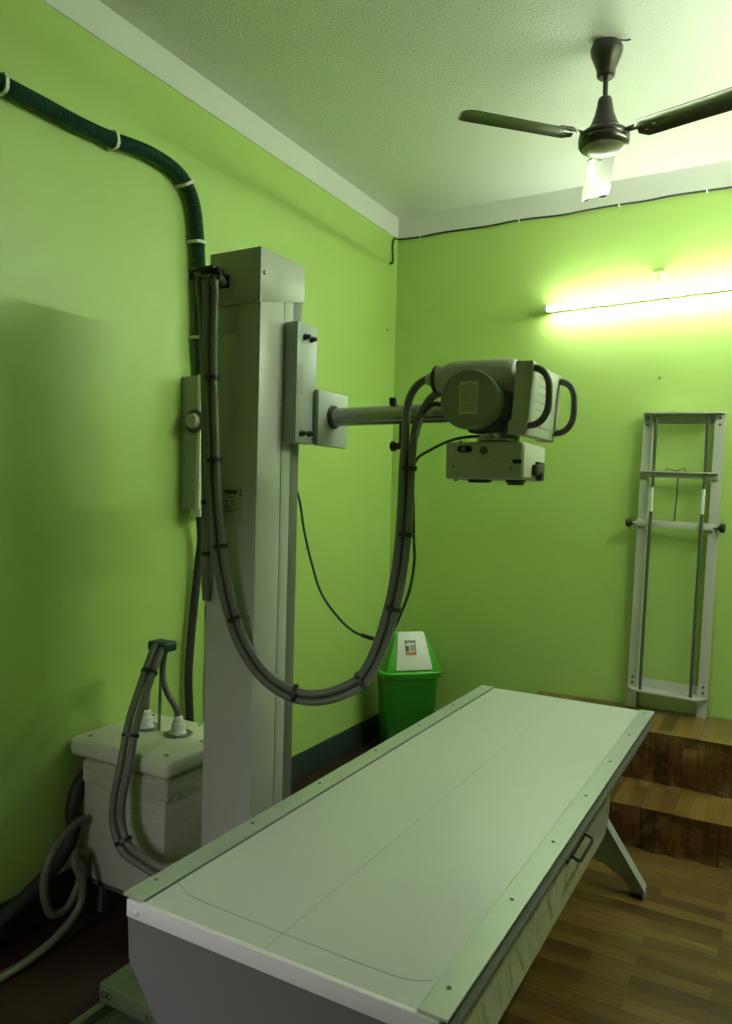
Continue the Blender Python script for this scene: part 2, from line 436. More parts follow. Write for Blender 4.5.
m = MB(); m.box(1.716, 1.722, -2.275, -2.095, .555, .590, bev=.002)
m.tube([(1.72, -2.26, .576), (1.744, -2.26, .566), (1.748, -2.25, .563), (1.748, -2.12, .563), (1.744, -2.11, .566), (1.72, -2.11, .576)], .0042, spline=False)
m.build('pull_handle', BLACK, drw)
m = MB(); m.box(1.70, 1.715, -1.725, -1.705, .59, .62, bev=.002); m.cyl((1.71, -1.715, .60), (1.74, -1.715, .60), .006)
m.build('latch', DARKM, tb)

# ------------------------------------------------------------------ floor rail and tube stand
fr = thing('floor_rail', (0.66, -2.2, 0), 'grey-green twin floor rail running along the far side of the table', 'rail')
for x in (0.555, 0.745):
    m = MB(); m.prism([(x - .022, 0), (x + .022, 0), (x + .022, .012), (x + .012, .012), (x + .012, .045), (x - .012, .045), (x - .012, .012), (x - .022, .012)], -3.35, -0.9, 'XZ')
    m.build('rail', BASEG, fr, smooth=False)
MB().box(.58, .72, -3.35, -.9, .001, .012).build('bed_plate', BASEG, fr)

CX0, CX1, CY0, CY1 = 0.565, 0.760, -2.35, -2.14
st = thing('tube_stand', (0.66, -2.25, 0), 'tall grey x-ray tube stand column with side arm over the table', 'x-ray stand')
tr = MB().box(0.541, 0.80, -2.735, -2.02, 0.047, 0.102, bev=0.008).build('base_trolley', BASEG, st)
for x, z in ((.565, .078), (.585, .078), (.735, .07)):
    MB().lathe([(.009, 0), (.009, .005), (.005, .007), (0, .007)], (x, -2.735, z), (0, -1, 0), seg=6).build('bolt', SCREW, tr)
MB().lathe([(.009, 0), (.009, .005), (.005, .007), (0, .007)], (.745, -2.66, .102), (0, 0, 1), seg=6).build('bolt', SCREW, tr)
m = MB(); m.box(CX0, CX1, CY0, CY1 - .085, .10, 2.12, bev=.006); col = m.build('column', COLM, st)
MB().box(CX0, CX1 - .001, CY1 - .083, CY1 - .035, .10, 2.13, bev=.003).build('column_back_cover', COLM, st)
MB().box(CX0 + .03, CX1 - .004, CY1 - .034, CY1 + .018, .10, 2.13, bev=.003).build('guide_channel', GUIDE, st)
cap = MB().prism([(CY0 - .006, 2.065), (CY1 + .022, 2.116), (CY1 + .022, 2.233), (CY0 - .006, 2.233)], CX0 - .004, CX1 + .0015, 'YZ', bev=.002).build('column_cap', CAPM, st)
MB().lathe([(.007, 0), (.007, .003), (.003, .006), (0, .006)], (CX1 + .0015, -2.337, 2.158), (1, 0, 0), seg=14).build('screw', CHROME, cap)
m = MB(); m.box(.600, .672, CY0 - .005, CY0 + .001, 1.985, 2.062, bev=.001); m.lathe([(.010, 0), (.010, .006), (.006, .008), (0, .008)], (.655, CY0 - .005, 2.005), (0, -1, 0), seg=6)
m.build('hook_bracket', CAPM, st)
# cable hook: a black saddle on a short arm
m = MB()
m.box(.570, .668, CY0 - .112, CY0 - .060, 2.147, 2.161, bev=.005); m.box(.600, .640, CY0 - .066, CY0 - .004, 2.149, 2.159, bev=.003)
m.tube([(.655, CY0 - .098, 2.154), (.672, CY0 - .098, 2.150), (.679, CY0 - .098, 2.135), (.672, CY0 - .098, 2.118)], .0065)
m.tube([(.582, CY0 - .098, 2.154), (.570, CY0 - .098, 2.150), (.567, CY0 - .098, 2.128)], .0065)
m.box(.600, .640, CY0 - .008, CY0 - .001, 2.12, 2.161, bev=.003)
m.build('cable_hook', BLACK, st)
# worn rating plate
lb = MB().box(.622, .708, CY0 - .0012, CY0, 1.385, 1.505).build('rating_plate', LABELC, st)
m = MB(); rnd = random.Random(2); y0 = CY0 - .0016
m.box(.640, .685, y0, y0 + .001, 1.478, 1.492); m.box(.632, .637, y0, y0 + .001, 1.484, 1.492)
m.box(.696, .700, y0, y0 + .001, 1.482, 1.494); m.box(.694, .703, y0, y0 + .001, 1.472, 1.479)
for z, xa, xb in ((1.466, .645, .672), (1.454, .638, .650), (1.454, .660, .676), (1.445, .640, .648), (1.445, .664, .674), (1.436, .634, .662), (1.429, .640, .690), (1.421, .638, .672)):
    x = xa
    while x < xb:
        w = rnd.uniform(.003, .009); m.box(x, min(xb, x + w), y0, y0 + .001, z, z + .0045); x += w + .002
m.build('print', INK, lb)
# carriage on the +x face of the column
cg = MB().box(CX1 + .002, .810, -2.222, -2.108, 1.648, 2.032, bev=.003).build('carriage', STEELG, st)
for y, z in ((-2.181, 1.988), (-2.145, 1.986), (-2.191, 1.678), (-2.150, 1.680)):
    MB().lathe([(.010, 0), (.010, .008), (.007, .009), (.007, .020), (.005, .022), (0, .022)], (.810, y, z), (1, 0, 0), seg=12).build('bolt', BLACK, cg)
m = MB(); m.box(.8098, .8106, -2.215, -2.188, 1.80, 1.90); m.build('label', GREYPR, cg)
MB().box(.8115, .830, -2.122, -1.936, 1.645, 1.828, bev=.003).build('clamp_plate', STEELG, st)
arm = MB().cyl((.828, -2.03, 1.745), (1.50, -2.03, 1.750), .031, seg=32).build('arm', CHROME, st)
MB().lathe([(.040, 0), (.040, .006), (.035, .010)], (.830, -2.03, 1.745), (1, 0, 0)).build('collar', BLACK, arm)
m = MB(); m.cyl((1.056, -2.03, 1.77), (1.056, -2.03, 1.784), .009); m.cyl((1.056, -2.03, 1.780), (1.056, -2.03, 1.802), .013, bev=.002); m.build('stop_pin', BLACK, arm)
m = MB(); m.cyl((1.088, -2.03, 1.72), (1.088, -2.03, 1.650), .007); m.lathe([(.010, -.03), (.017, -.026), (.017, -.014), (.011, -.010), (.011, .012), (.008, .014)], (1.082, -2.03, 1.646), (1, 0, 0), seg=14)
m.build('lock_knob', BLACK, arm)

# ------------------------------------------------------------------ tube head
HY, HZ = -2.15, 1.830
hd = thing('xray_tube_head', (1.40, -2.15, 1.67), 'cream x-ray tube head with round labelled drum and two grab handles', 'x-ray tube')
m = MB()
m.lathe([(.030, -.132), (.040, -.128), (.041, -.112), (.047, -.098), (.052, -.086), (.053, .082), (.051, .096), (.045, .106), (.030, .111), (0, .112)], (1.400, HY, HZ), (1, 0, 0), seg=40)
hs = m.build('tube_housing', MACH, hd)
MB().lathe([(.038, -.142), (.0425, -.139), (.0425, -.130), (.038, -.127)], (1.400, HY, HZ), (1, 0, 0)).build('end_ring', RUBBER, hs)
MB().lathe([(.014, -.170), (.017, -.167), (.019, -.160), (.022, -.157), (.023, -.140)], (1.400, HY, HZ + .004), (1, 0, 0)).build('cable_gland', MACH, hs)
m = MB(); m.lathe([(.060, -.03), (.074, -.0), (.078, .04), (.080, .116), (.078, .121)], (1.405, -2.13, 1.757), (0, -1, 0), seg=48)
dm = m.build('drum', MACH, hd)
MB().lathe([(.081, .108), (.083, .112), (.083, .123), (.080, .126), (.077, .126), (.076, .123), (0, .122)], (1.405, -2.13, 1.757), (0, -1, 0), seg=48).build('drum_cover', DISC, dm)
fy = -2.13 - .1222
lb = MB().box(1.378, 1.432, fy - .0012, fy + .0005, 1.716, 1.806).build('label', LABELD, dm)
m = MB(); rnd = random.Random(11); z = 1.799; k = 0
while z > 1.722:
    x = 1.383 + (.010 if k == 0 else 0); xe = 1.427 - (.012 if k == 0 else rnd.choice([0, 0, .006]))
    while x < xe:
        w = rnd.uniform(.003, .010); m.box(x, min(xe, x + w), fy - .0018, fy - .0008, z - .0017, z); x += w + .0015
    z -= .0052; k += 1
m.build('print', INK, lb)
# yoke under the drum
m = MB(); m.box(1.375, 1.475, -2.19, -2.07, 1.670, 1.715, bev=.012); m.box(1.40, 1.50, -2.18, -2.005, 1.70, 1.79, bev=.015)
m.build('yoke', DARKM, hd)
m = MB(); m.cyl((1.445, -2.125, 1.647), (1.445, -2.125, 1.660), .058, seg=40, bev=.002); m.cyl((1.445, -2.125, 1.660), (1.445, -2.125, 1.672), .050, seg=40)
m.build('port_flange', CHROME, hd)
m = MB(); m.cyl((1.505, -2.13, 1.641), (1.505, -2.13, 1.668), .008); m.build('lock_pin', SCREW, hd)
# control panel with its side bracket, leaning slightly
side = [(1.530, 1.858), (1.578, 1.856), (1.577, 1.811), (1.570, 1.700), (1.566, 1.695), (1.562, 1.658), (1.512, 1.660), (1.513, 1.695), (1.521, 1.702), (1.530, 1.810)]
inner = [(1.530, 1.8565), (1.5755, 1.8545), (1.560, 1.660), (1.520, 1.662)]
m = MB(); m.prism(inner, -2.205, -1.965, 'XZ', bev=.004)
pan = m.build('control_panel', CREAM, hd)
m = MB(); m.prism(side, -2.232, -2.203, 'XZ', bev=.002); m.build('side_bracket', MACH, hd)
m = MB(); m.prism([(x - .002, z) for x, z in side], -1.968, -1.942, 'XZ', bev=.002); m.build('side_bracket', MACH, hd)
def pface(z): return 1.560 + (z - 1.660) / (1.8545 - 1.660) * .0155
m = MB(); rnd = random.Random(4)
for yy in (-2.150, -2.125, -2.10):
    for k in range(7):
        z = 1.82 - k * .022; x = pface(z) - .0008
        m.box(x, x + .0016, yy, yy + rnd.uniform(.004, .013), z, z + .004)
m.build('print', GREYPR, pan)
for z in (1.83, 1.80):
    m = MB(); m.cyl((pface(z) - .001, -2.072, z), (pface(z) + .003, -2.072, z), .006, seg=12); m.build('button', DARKM, pan)
m = MB(); m.lathe([(.026, 0), (.026, .006), (.022, .010), (0, .011)], (pface(1.75) - .001, -2.055, 1.755), (1, 0, 0)); m.build('dial', MACHD, pan)
MB().box(pface(1.69) - .0005, pface(1.69) + .0012, -2.15, -2.02, 1.6865, 1.6885).build('scale_line', GREYPR, pan)
for y in (-2.218, -1.955):
    m = MB(); m.tube([(1.560, y, 1.838), (1.585, y, 1.836), (1.606, y, 1.822), (1.617, y, 1.798), (1.619, y, 1.765), (1.617, y, 1.730), (1.606, y, 1.704), (1.586, y, 1.688), (1.550, y, 1.682)], .0095, seg=14)
    m.build('grab_handle', DARKM, hd)

# ------------------------------------------------------------------ collimator
co = thing('collimator', (1.445, -2.125, 1.535), 'cream box-shaped beam collimator hanging under the x-ray tube head', 'collimator')
bx = MB().box(1.330, 1.556, -2.230, -2.022, 1.538, 1.641, bev=.009, seg=3).build('housing', MACH, co)
MB().box(1.556, 1.5575, -2.222, -2.030, 1.546, 1.634, bev=.0005).build('end_plate', CREAM, co)
m = MB(); m.cyl((1.377, -2.2285, 1.6215), (1.377, -2.2315, 1.6215), .0095); m.cyl((1.402, -2.2285, 1.6215), (1.402, -2.2315, 1.6215), .0095); m.box(1.377, 1.402, -2.2315, -2.2285, 1.612, 1.631)
sl = m.build('selector_slot', BLACK, co)
m = MB(); m.cyl((1.388, -2.231, 1.6215), (1.388, -2.237, 1.6215), .0055); m.build('selector_knob', SCREW, sl)
MB().lathe([(.011, 0), (.0115, .004), (.008, .008), (0, .008)], (1.4455, -2.230, 1.617), (0, -1, 0)).build('dial', DARKM, co)
m = MB(); m.cyl((1.534, -2.2285, 1.587), (1.534, -2.2315, 1.587), .006); m.cyl((1.548, -2.2285, 1.587), (1.548, -2.2315, 1.587), .006); m.box(1.534, 1.548, -2.2315, -2.2285, 1.581, 1.593)
m.build('scale_window', BLACK, co)
MB().box(1.475, 1.518, -2.2306, -2.2295, 1.586, 1.589).build('scale_line', GREYPR, co)
for x, z in ((1.356, 1.572), (1.524, 1.568)):
    MB().lathe([(.0035, 0), (.0035, .0015), (0, .002)], (x, -2.230, z), (0, -1, 0), seg=12).build('screw', DARKM, co)
m = MB(); m.box(1.395, 1.455, -2.215, -2.185, 1.529, 1.540, bev=.003); m.build('shutter_lever', BLACK, co)
m = MB(); m.lathe([(.027, 0), (.027, .006), (.022, .009), (.022, .014)], (1.525, -2.19, 1.538), (0, 0, -1)); m.build('shutter_knob', BLACK, co)
m = MB(); m.box(1.5565, 1.572, -2.150, -2.075, 1.552, 1.583, bev=.004); m.box(1.5565, 1.568, -2.120, -2.060, 1.572, 1.592, bev=.003); m.cyl((1.56, -2.11, 1.55), (1.578, -2.11, 1.55), .012)
m.build('locking_knob', BLACK, co)
m = MB(); m.cyl((1.36, -2.19, 1.640), (1.36, -2.19, 1.647), .004); m.build('pin', DARKM, co)
m = MB(); m.cyl((1.352, -2.20, 1.532), (1.352, -2.20, 1.540), .004); m.build('pin', DARKM, co)

# ------------------------------------------------------------------ high-tension cable bundle between tube head and column
SAG = [(1.199, -2.204, 1.578), (1.197, -2.204, 1.475), (1.192, -2.204, 1.356), (1.180, -2.208, 1.237), (1.161, -2.216, 1.132), (1.131, -2.229, 1.020), (1.089, -2.246, .936), (1.028, -2.271, .893), (.958, -2.300, .873), (.887, -2.329, .882), (.815, -2.359, .930), (.755, -2.384, 1.012), (.716, -2.400, 1.111), (.684, -2.414, 1.247), (.667, -2.421, 1.368), (.653, -2.427, 1.520), (.645, -2.429, 1.672), (.636, -2.430, 1.823), (.636, -2.434, 1.974), (.640, -2.438, 2.090)]
def offset_path(pts, da, db):
    """shift a path sideways in its own plane (da) and across it (db)"""
    P = [Vector(p) for p in pts]; out = []
    A = Vector((P[0] - P[-1])); A.z = 0; A.normalize(); nrm = Vector((-A.y, A.x, 0))
    if nrm.y > 0: nrm = -nrm
    for i, p in enumerate(P):
        t = (P[min(i + 1, len(P) - 1)] - P[max(0, i - 1)]).normalized(); s = t.cross(nrm).normalized()
        out.append(tuple(p + s * da + nrm * db))
    return out
cb = thing('cable_bundle', (0.93, -2.31, 0.86), 'thick tied grey cable bundle looping down between column top and tube head', 'cable bundle')
HOOK1 = [(.636, -2.432, 2.118), (.628, -2.418, 2.156), (.605, -2.400, 2.166), (.575, -2.382, 2.150), (.556, -2.372, 2.10), (.550, -2.37, 2.0), (.548, -2.37, 1.85), (.547, -2.37, 1.6), (.546, -2.367, 1.4), (.545, -2.36, 1.27)]
pa = offset_path(SAG, .0125, .002); pb = offset_path(SAG, -.0125, .002); pc = offset_path(SAG, 0, -.012)
lead_a = [(1.240, -2.150, 1.836), (1.222, -2.153, 1.832), (1.197, -2.157, 1.812), (1.180, -2.161, 1.780), (1.174, -2.167, 1.735), (1.178, -2.178, 1.690), (1.184, -2.192, 1.640)]
lead_b = [(1.284, -2.150, 1.795), (1.253, -2.160, 1.780), (1.222, -2.164, 1.735), (1.208, -2.176, 1.680), (1.210, -2.192, 1.630)]
lead_c = [(1.290, -2.165, 1.756), (1.255, -2.166, 1.757), (1.224, -2.164, 1.725), (1.207, -2.168, 1.66)]
up = Vector((0, 0, 1))
ha = [(.622, -2.418, 2.122), (.618, -2.405, 2.150), (.600, -2.395, 2.152), (.578, -2.388, 2.140)]
S0 = [(.578, -2.39, 2.14), (.569, -2.392, 2.105), (.562, -2.39, 2.0)]
if pa[0][0] > pb[0][0]: pa, pb = pb, pa
def over(p): return [(p[0], -2.4395, 2.112), (p[0] - .001, -2.430, 2.128), (p[0] - .002, -2.412, 2.133), (p[0] - .003, -2.392, 2.124)]
pa = pa + over(pa[-1]); pb = pb + over(pb[-1])
MB().tube(lead_a + pa, .0120, seg=12, sub=6).build('cable', HOSE, cb)
MB().tube(lead_b + pb, .0120, seg=12, sub=6).build('cable', HOSE, cb)
MB().tube(lead_c + pc, .008, seg=10, sub=6).build('thin_cable', DHOSE, cb)
for dx in (-.012, .012):
    MB().tube([(.598 + dx, -2.392, 2.124), (.599 + dx, -2.412, 2.134), (.600 + dx, -2.430, 2.129), (.602 + dx, -2.438, 2.110), (.606 + dx, -2.425, 2.0), (.605 + dx * .7, -2.412, 1.80), (.600 + dx * .6, -2.40, 1.6), (.596 + dx * .5, -2.39, 1.42), (.588 + dx * .4, -2.38, 1.25), (.580 + dx * .3, -2.362, 1.14)], .0105, seg=10, sub=6).build('cable', HOSE, cb)
def tie(p, d, w1, w2, parent, mat=None, wid=.013):
    """flat oval band round a bundle: w1 half width in the bundle plane, w2 half depth"""
    p = Vector(p); d = Vector(d).normalized(); side = d.cross(Vector((-.38, -.92, 0))).normalized(); n = d.cross(side).normalized()
    t = bmesh.new(); rr = []
    for s in (-1, 1):
        rr.append([t.verts.new(p + d * (s * wid / 2) + side * (w1 * math.cos(a)) + n * (w2 * math.sin(a))) for a in [2 * math.pi * k / 20 for k in range(20)]])
    for k in range(20): t.faces.new((rr[0][k], rr[0][(k + 1) % 20], rr[1][(k + 1) % 20], rr[1][k]))
    t.faces.new(rr[0]); t.faces.new(rr[1]); bmesh.ops.recalc_face_normals(t, faces=list(t.faces))
    mm = MB(); mm.add(t); mm.build('cable_tie', mat or BLACK, parent)
def pt_at(pts, z, lo, hi):
    P = [Vector(p) for p in pts]; return P
for i, f in ((0, .1), (1, .85), (3, .8), (6, .1), (8, .85), (11, .9), (13, .6), (15, .4), (17, .05)):
    a = Vector(SAG[i]); b = Vector(SAG[i + 1]); p = a.lerp(b, f)
    nrm = Vector((-.38, -.92, 0)).normalized()
    tie(p - nrm * .004, b - a, .029, .024, cb)
tie((.605, -2.411, 1.80), (0, .01, 1), .024, .015, cb); tie((.597, -2.392, 1.45), (0, 0, 1), .022, .015, cb); tie((.590, -2.382, 1.29), (0, 0, 1), .019, .014, cb)

# thin signal cable: collimator -> down the bundle -> back of the column
sc = MB(); sc.tube([(1.395, -2.06, 1.672), (1.345, -2.13, 1.662), (1.30, -2.15, 1.648), (1.255, -2.165, 1.624), (1.215, -2.172, 1.597), (1.203, -2.172, 1.55), (1.207, -2.172, 1.46), (1.212, -2.172, 1.355), (1.214, -2.170, 1.290), (1.200, -2.168, 1.205), (1.165, -2.165, 1.115), (1.125, -2.15, 1.050), (1.075, -2.115, 1.028), (1.03, -2.10, 1.032), (.976, -2.10, 1.043), (.918, -2.10, 1.079), (.846, -2.10, 1.154), (.804, -2.10, 1.251), (.770, -2.10, 1.36), (.745, -2.095, 1.46), (.72, -2.10, 1.53)], .0042, seg=8)
o = sc.build('signal_cable', DHOSE, None, origin='base'); tag(o, 'thin dark cable drooping behind the column and up to the collimator', 'cable')
sv = MB(); sv.tube([(1.045, -2.101, 1.030), (1.02, -2.10, 1.033), (1.0, -2.10, 1.037)], .007, seg=8); sv.build('sleeve', BLACK, o)

# ------------------------------------------------------------------ transformer tank
tk = thing('transformer_tank', (0.265, -2.21, 0), 'film-wrapped cream transformer box with two cable glands beside the left wall', 'transformer')
m = MB(); m.box(.078, .458, -2.402, -2.035, .135, .548, bev=.006); m.build('tank', WRAP, tk)
m = MB(); m.box(.010, .475, -2.414, -2.030, .548, .615, bev=.022, seg=4); lid = m.build('lid', CREAM, tk)
rnd = random.Random(9)
t = bmesh.new(); NX, NZ2 = 60, 14; g = []
for j in range(NZ2 + 1):                       # bunched top edge of the stretch film
    row = []
    for i in range(NX + 1):
        u = i / NX; s = u * (.38 + .367); z = .475 + .068 * j / NZ2
        if j == 0: z += rnd.uniform(-.012, .012)
        d = .002 + rnd.uniform(0, .0035)
        if s < .38: p = (.078 + s, -2.402 - d, z)
        else: p = (.458 + d, -2.402 + (s - .38), z)
        row.append(t.verts.new(p))
    g.append(row)
for j in range(NZ2):
    for i in range(NX): t.faces.new((g[j][i], g[j][i + 1], g[j + 1][i + 1], g[j + 1][i]))
ex = bmesh.ops.extrude_face_region(t, geom=list(t.faces))
bmesh.ops.translate(t, verts=[v for v in ex['geom'] if isinstance(v, bmesh.types.BMVert)], vec=(-.001, .001, 0))
bmesh.ops.recalc_face_normals(t, faces=list(t.faces))
mm = MB(); mm.add(t); mm.build('film_edge', WRAP, tk)
m = MB(); m.box(.085, .45, -2.395, -2.04, .115, .136, bev=.003)
for x in (.10, .41):
    for y in (-2.36, -2.08): m.box(x, x + .03, y, y + .03, 0, .116)
m.build('stand', DARKM, tk)
for x, y in ((.155, -2.192), (.305, -2.185)):
    MB().lathe([(.050, 0), (.052, .003), (.046, .005), (.043, .003), (.0, .003)], (x, y, .6152), seg=32).build('flange', SCREW, lid)
    MB().lathe([(.030, .003), (.030, .008), (.024, .012), (.023, .040), (.018, .044), (.017, .062), (.013, .066)], (x, y, .6152), seg=24).build('cable_gland', WHITE, lid)
for x, y in ((.07, -2.37), (.43, -2.37), (.07, -2.07), (.43, -2.20), (.30, -2.065)):
    MB().lathe([(.008, 0), (.008, .002), (.004, .004), (0, .004)], (x, y, .6152), seg=12).build('screw', SCREW, lid)
m = MB(); m.cyl((.222, -2.195, .615), (.238, -2.205, .90), .0055, seg=10); m.build('support_rod', SCREW, tk)
m = MB(); m.box(.205, .292, -2.245, -2.180, .912, .948, bev=.010, seg=3); m.build('cable_clamp', CLIPT, tk)

cb2 = thing('cable_bundle', (0.36, -2.46, 0.31), 'tied grey cable bundle arching from the transformer clamp down behind the table', 'cable bundle')
ARC = [(.262, -2.238, .935), (.268, -2.27, .900), (.292, -2.34, .815), (.330, -2.425, .715), (.345, -2.470, .585), (.343, -2.492, .495), (.352, -2.50, .416), (.395, -2.505, .353), (.470, -2.50, .326), (.540, -2.49, .310), (.61, -2.43, .32), (.655, -2.365, .36)]
for dx in (-.0135, .0135):
    P = [Vector(p) for p in ARC]; out = []
    for i, p in enumerate(P):
        t_ = (P[min(i + 1, len(P) - 1)] - P[max(0, i - 1)]).normalized(); s = t_.cross(Vector((.55, -.83, 0))).normalized(); out.append(p + s * dx)
    MB().tube(out, .0125, seg=12, sub=6).build('cable', HOSE, cb2)
MB().tube([p + Vector((.004, .014, -.002)) for p in map(Vector, ARC)], .007, seg=8, sub=6).build('thin_cable', DHOSE, cb2)
for i, f in ((1, .5), (3, .25), (6, .7)):
    a = Vector(ARC[i]); b = Vector(ARC[i + 1]); p = a.lerp(b, f); d = (b - a).normalized()
    side = d.cross(Vector((.55, -.83, 0))).normalized(); n = d.cross(side)
    t = bmesh.new(); rr = []
    for s in (-1, 1): rr.append([t.verts.new(p + d * (s * .0055) + side * (.029 * math.cos(q)) + n * (.021 * math.sin(q))) for q in [2 * math.pi * k / 20 for k in range(20)]])
    for k in range(20): t.faces.new((rr[0][k], rr[0][(k + 1) % 20], rr[1][(k + 1) % 20], rr[1][k]))
    t.faces.new(rr[0]); t.faces.new(rr[1]); bmesh.ops.recalc_face_normals(t, faces=list(t.faces))
    mm = MB(); mm.add(t); mm.build('cable_tie', BLACK, cb2)
MB().tube([(.155, -2.192, .675), (.158, -2.194, .72), (.175, -2.205, .80), (.21, -2.215, .88), (.222, -2.212, .925)], .0115, seg=12).build('cable', HOSE, cb2)
MB().tube([(.305, -2.185, .675), (.298, -2.19, .71), (.265, -2.205, .77), (.248, -2.208, .83), (.256, -2.21, .90), (.262, -2.21, .925)], .0115, seg=12).build('cable', HOSE, cb2)

# ------------------------------------------------------------------ left wall: pipe, box, cables
pp = thing('corrugated_pipe', (0.03, -1.95, 1.95), 'dark green corrugated pipe curving across the upper left wall', 'pipe')
PIPE = [(.034, -2.95, 2.722), (.034, -2.74, 2.718), (.034, -2.58, 2.719), (.034, -2.424, 2.719), (.034, -2.285, 2.729), (.034, -2.18, 2.745), (.034, -2.09, 2.752), (.034, -1.986, 2.744), (.034, -1.912, 2.712), (.034, -1.862, 2.642), (.034, -1.834, 2.50), (.034, -1.815, 2.273), (.034, -1.806, 2.109), (.034, -1.79, 1.952)]
MB().tube(PIPE, .0265, seg=16, sub=10, rings=.06, pitch=.011).build('pipe', CONDUIT, pp)
for i, f in ((1, .12), (4, .0), (8, .0), (10, 0), (11, .95)):
    a = Vector(PIPE[i]); b = Vector(PIPE[i + 1]); p = a.lerp(b, f); d = (b - a).normalized(); up_ = Vector((1, 0, 0)); sd = d.cross(up_).normalized()
    mm = MB(); m4 = Matrix((( *d, 0), (*sd, 0), (*up_, 0), (0, 0, 0, 1))).transposed(); m4 = Matrix.Translation(p) @ m4
    poly = [(-.033, -.030), (-.033, .0), (-.029, .021), (-.016, .0305), (.016, .0305), (.029, .021), (.033, 0), (.033, -.030), (.031, -.030), (.029, .0), (.024, .018), (0, .028), (-.024, .018), (-.029, 0), (-.031, -.030)]
    mm.prism(poly, -.006, .006, 'YZ', mat=m4); mm.box(-.006, .006, -.042, .034, -.033, -.029, mat=m4)
    mm.build('wall_clip', CREAM, pp)
wb = thing('wall_box', (0.06, -1.80, 1.41), 'tall narrow grey electrical box mounted on the left wall behind the column', 'electrical box')
MB().box(0.001, .086, -1.875, -1.735, 1.412, 1.950, bev=.003).build('body', MACHD, wb)
MB().box(.086, .104, -1.878, -1.732, 1.410, 1.953, bev=.002).build('cover', WHITE, wb)
m = MB(); m.lathe([(.048, 0), (.050, .006), (.044, .012), (.038, .012), (.036, .004), (0, .004)], (.075, -1.876, 1.765), (0, -1, 0)); kb = m.build('cable_entry', DARKM, wb)
MB().lathe([(.030, .004), (.033, .010), (.028, .030), (0, .032)], (.078, -1.876, 1.765), (0, -1, 0)).build('plug', MACHD, kb)
m = MB(); m.box(.1035, .106, -1.870, -1.845, 1.86, 1.885); m.build('latch', CLIPT, wb)
for z in (1.93, 1.70, 1.44): MB().lathe([(.004, 0), (.004, .002), (0, .003)], (.104, -1.858, z), (1, 0, 0), seg=10).build('screw', SCREW, wb)
for x in (.030, .042): MB().lathe([(.003, 0), (.003, .001), (0, .002)], (x, -1.876, 1.452), (0, -1, 0), seg=10).build('screw', DARKM, wb)
MB().box(.04, .096, -1.860, -1.800, 1.378, 1.412, bev=.006).build('cable_gland', WHITE, wb)
m = MB(); m.tube([(.066, -1.825, 1.38), (.052, -1.80, 1.28), (.036, -1.795, 1.18), (.03, -1.81, 1.0), (.03, -1.825, .865), (.03, -1.835, .70), (.03, -1.82, .50), (.03, -1.82, .30)], .017, seg=12)
tag(m.build('black_conduit', RUBBER, None, origin='base'), 'black pipe running down the left wall below the electrical box', 'pipe')
m = MB(); m.tube([(.006, -1.71, 1.40), (.006, -1.725, 1.32), (.006, -1.70, 1.24), (.006, -1.715, 1.16), (.006, -1.69, 1.06), (.006, -1.71, .98), (.006, -1.70, .86), (.006, -1.705, .70), (.006, -1.70, .5)], .0028, seg=6)
tag(m.build('thin_wire', DHOSE, None, origin='base'), 'thin kinked wire hanging on the left wall beside the column edge', 'wire')

# hoses on the floor at the far left
m = MB(); m.tube([(.046, -2.30, .50), (.046, -2.385, .455), (.048, -2.42, .38), (.048, -2.42, .31), (.052, -2.45, .245), (.058, -2.56, .17), (.055, -2.70, .11), (.055, -2.85, .05), (.06, -3.10, .030), (.06, -3.4, .030)], .026, seg=14)
tag(m.build('black_hose', RUBBER, None, origin='base'), 'thick black hose running from the transformer down along the left wall', 'hose')
m = MB(); m.tube([(.115, -2.425, .355), (.115, -2.48, .345), (.125, -2.565, .295), (.13, -2.60, .20), (.135, -2.575, .10), (.135, -2.51, .09), (.125, -2.455, .15), (.12, -2.44, .22), (.135, -2.475, .262), (.16, -2.505, .245), (.18, -2.49, .18), (.185, -2.50, .11), (.185, -2.56, .06), (.18, -2.66, .025), (.18, -2.80, .020), (.16, -3.05, .020), (.15, -3.4, .020)], .0135, seg=12)
tag(m.build('grey_hose', HOSEL, None, origin='base'), 'grey cable coiled in a loop on the floor below the transformer', 'cable')

# ------------------------------------------------------------------ ceiling fan
FX, FY = 1.528, -1.286
fn = thing('ceiling_fan', (FX, FY, 2.78), 'dark brown three-blade ceiling fan', 'fan')
MB().lathe([(0, 3.200), (.030, 3.199), (.052, 3.188), (.060, 3.170), (.056, 3.150), (.044, 3.120), (.035, 3.095), (.033, 3.072), (.027, 3.066), (0, 3.066)], (FX, FY, 0), seg=40).build('canopy', BROWN, fn)
MB().cyl((FX, FY, 2.97), (FX, FY, 3.08), .0095, seg=20).build('down_rod', BROWN, fn)
MB().lathe([(.022, 2.992), (.026, 2.986), (.029, 2.965), (.036, 2.930), (.050, 2.895), (.066, 2.868), (.066, 2.860)], (FX, FY, 0), seg=40).build('bell_cover', BROWN, fn)
mt = MB().lathe([(.060, 2.868), (.080, 2.864), (.091, 2.854), (.0935, 2.842), (.091, 2.836), (.0935, 2.830), (.092, 2.818), (.086, 2.808), (.080, 2.804)], (FX, FY, 0), seg=48).build('motor', BROWN, fn)
MB().lathe([(.081, 2.806), (.074, 2.800), (.050, 2.793), (.020, 2.789), (0, 2.7885)], (FX, FY, 0), seg=48).build('bottom_cover', FANPL, mt)
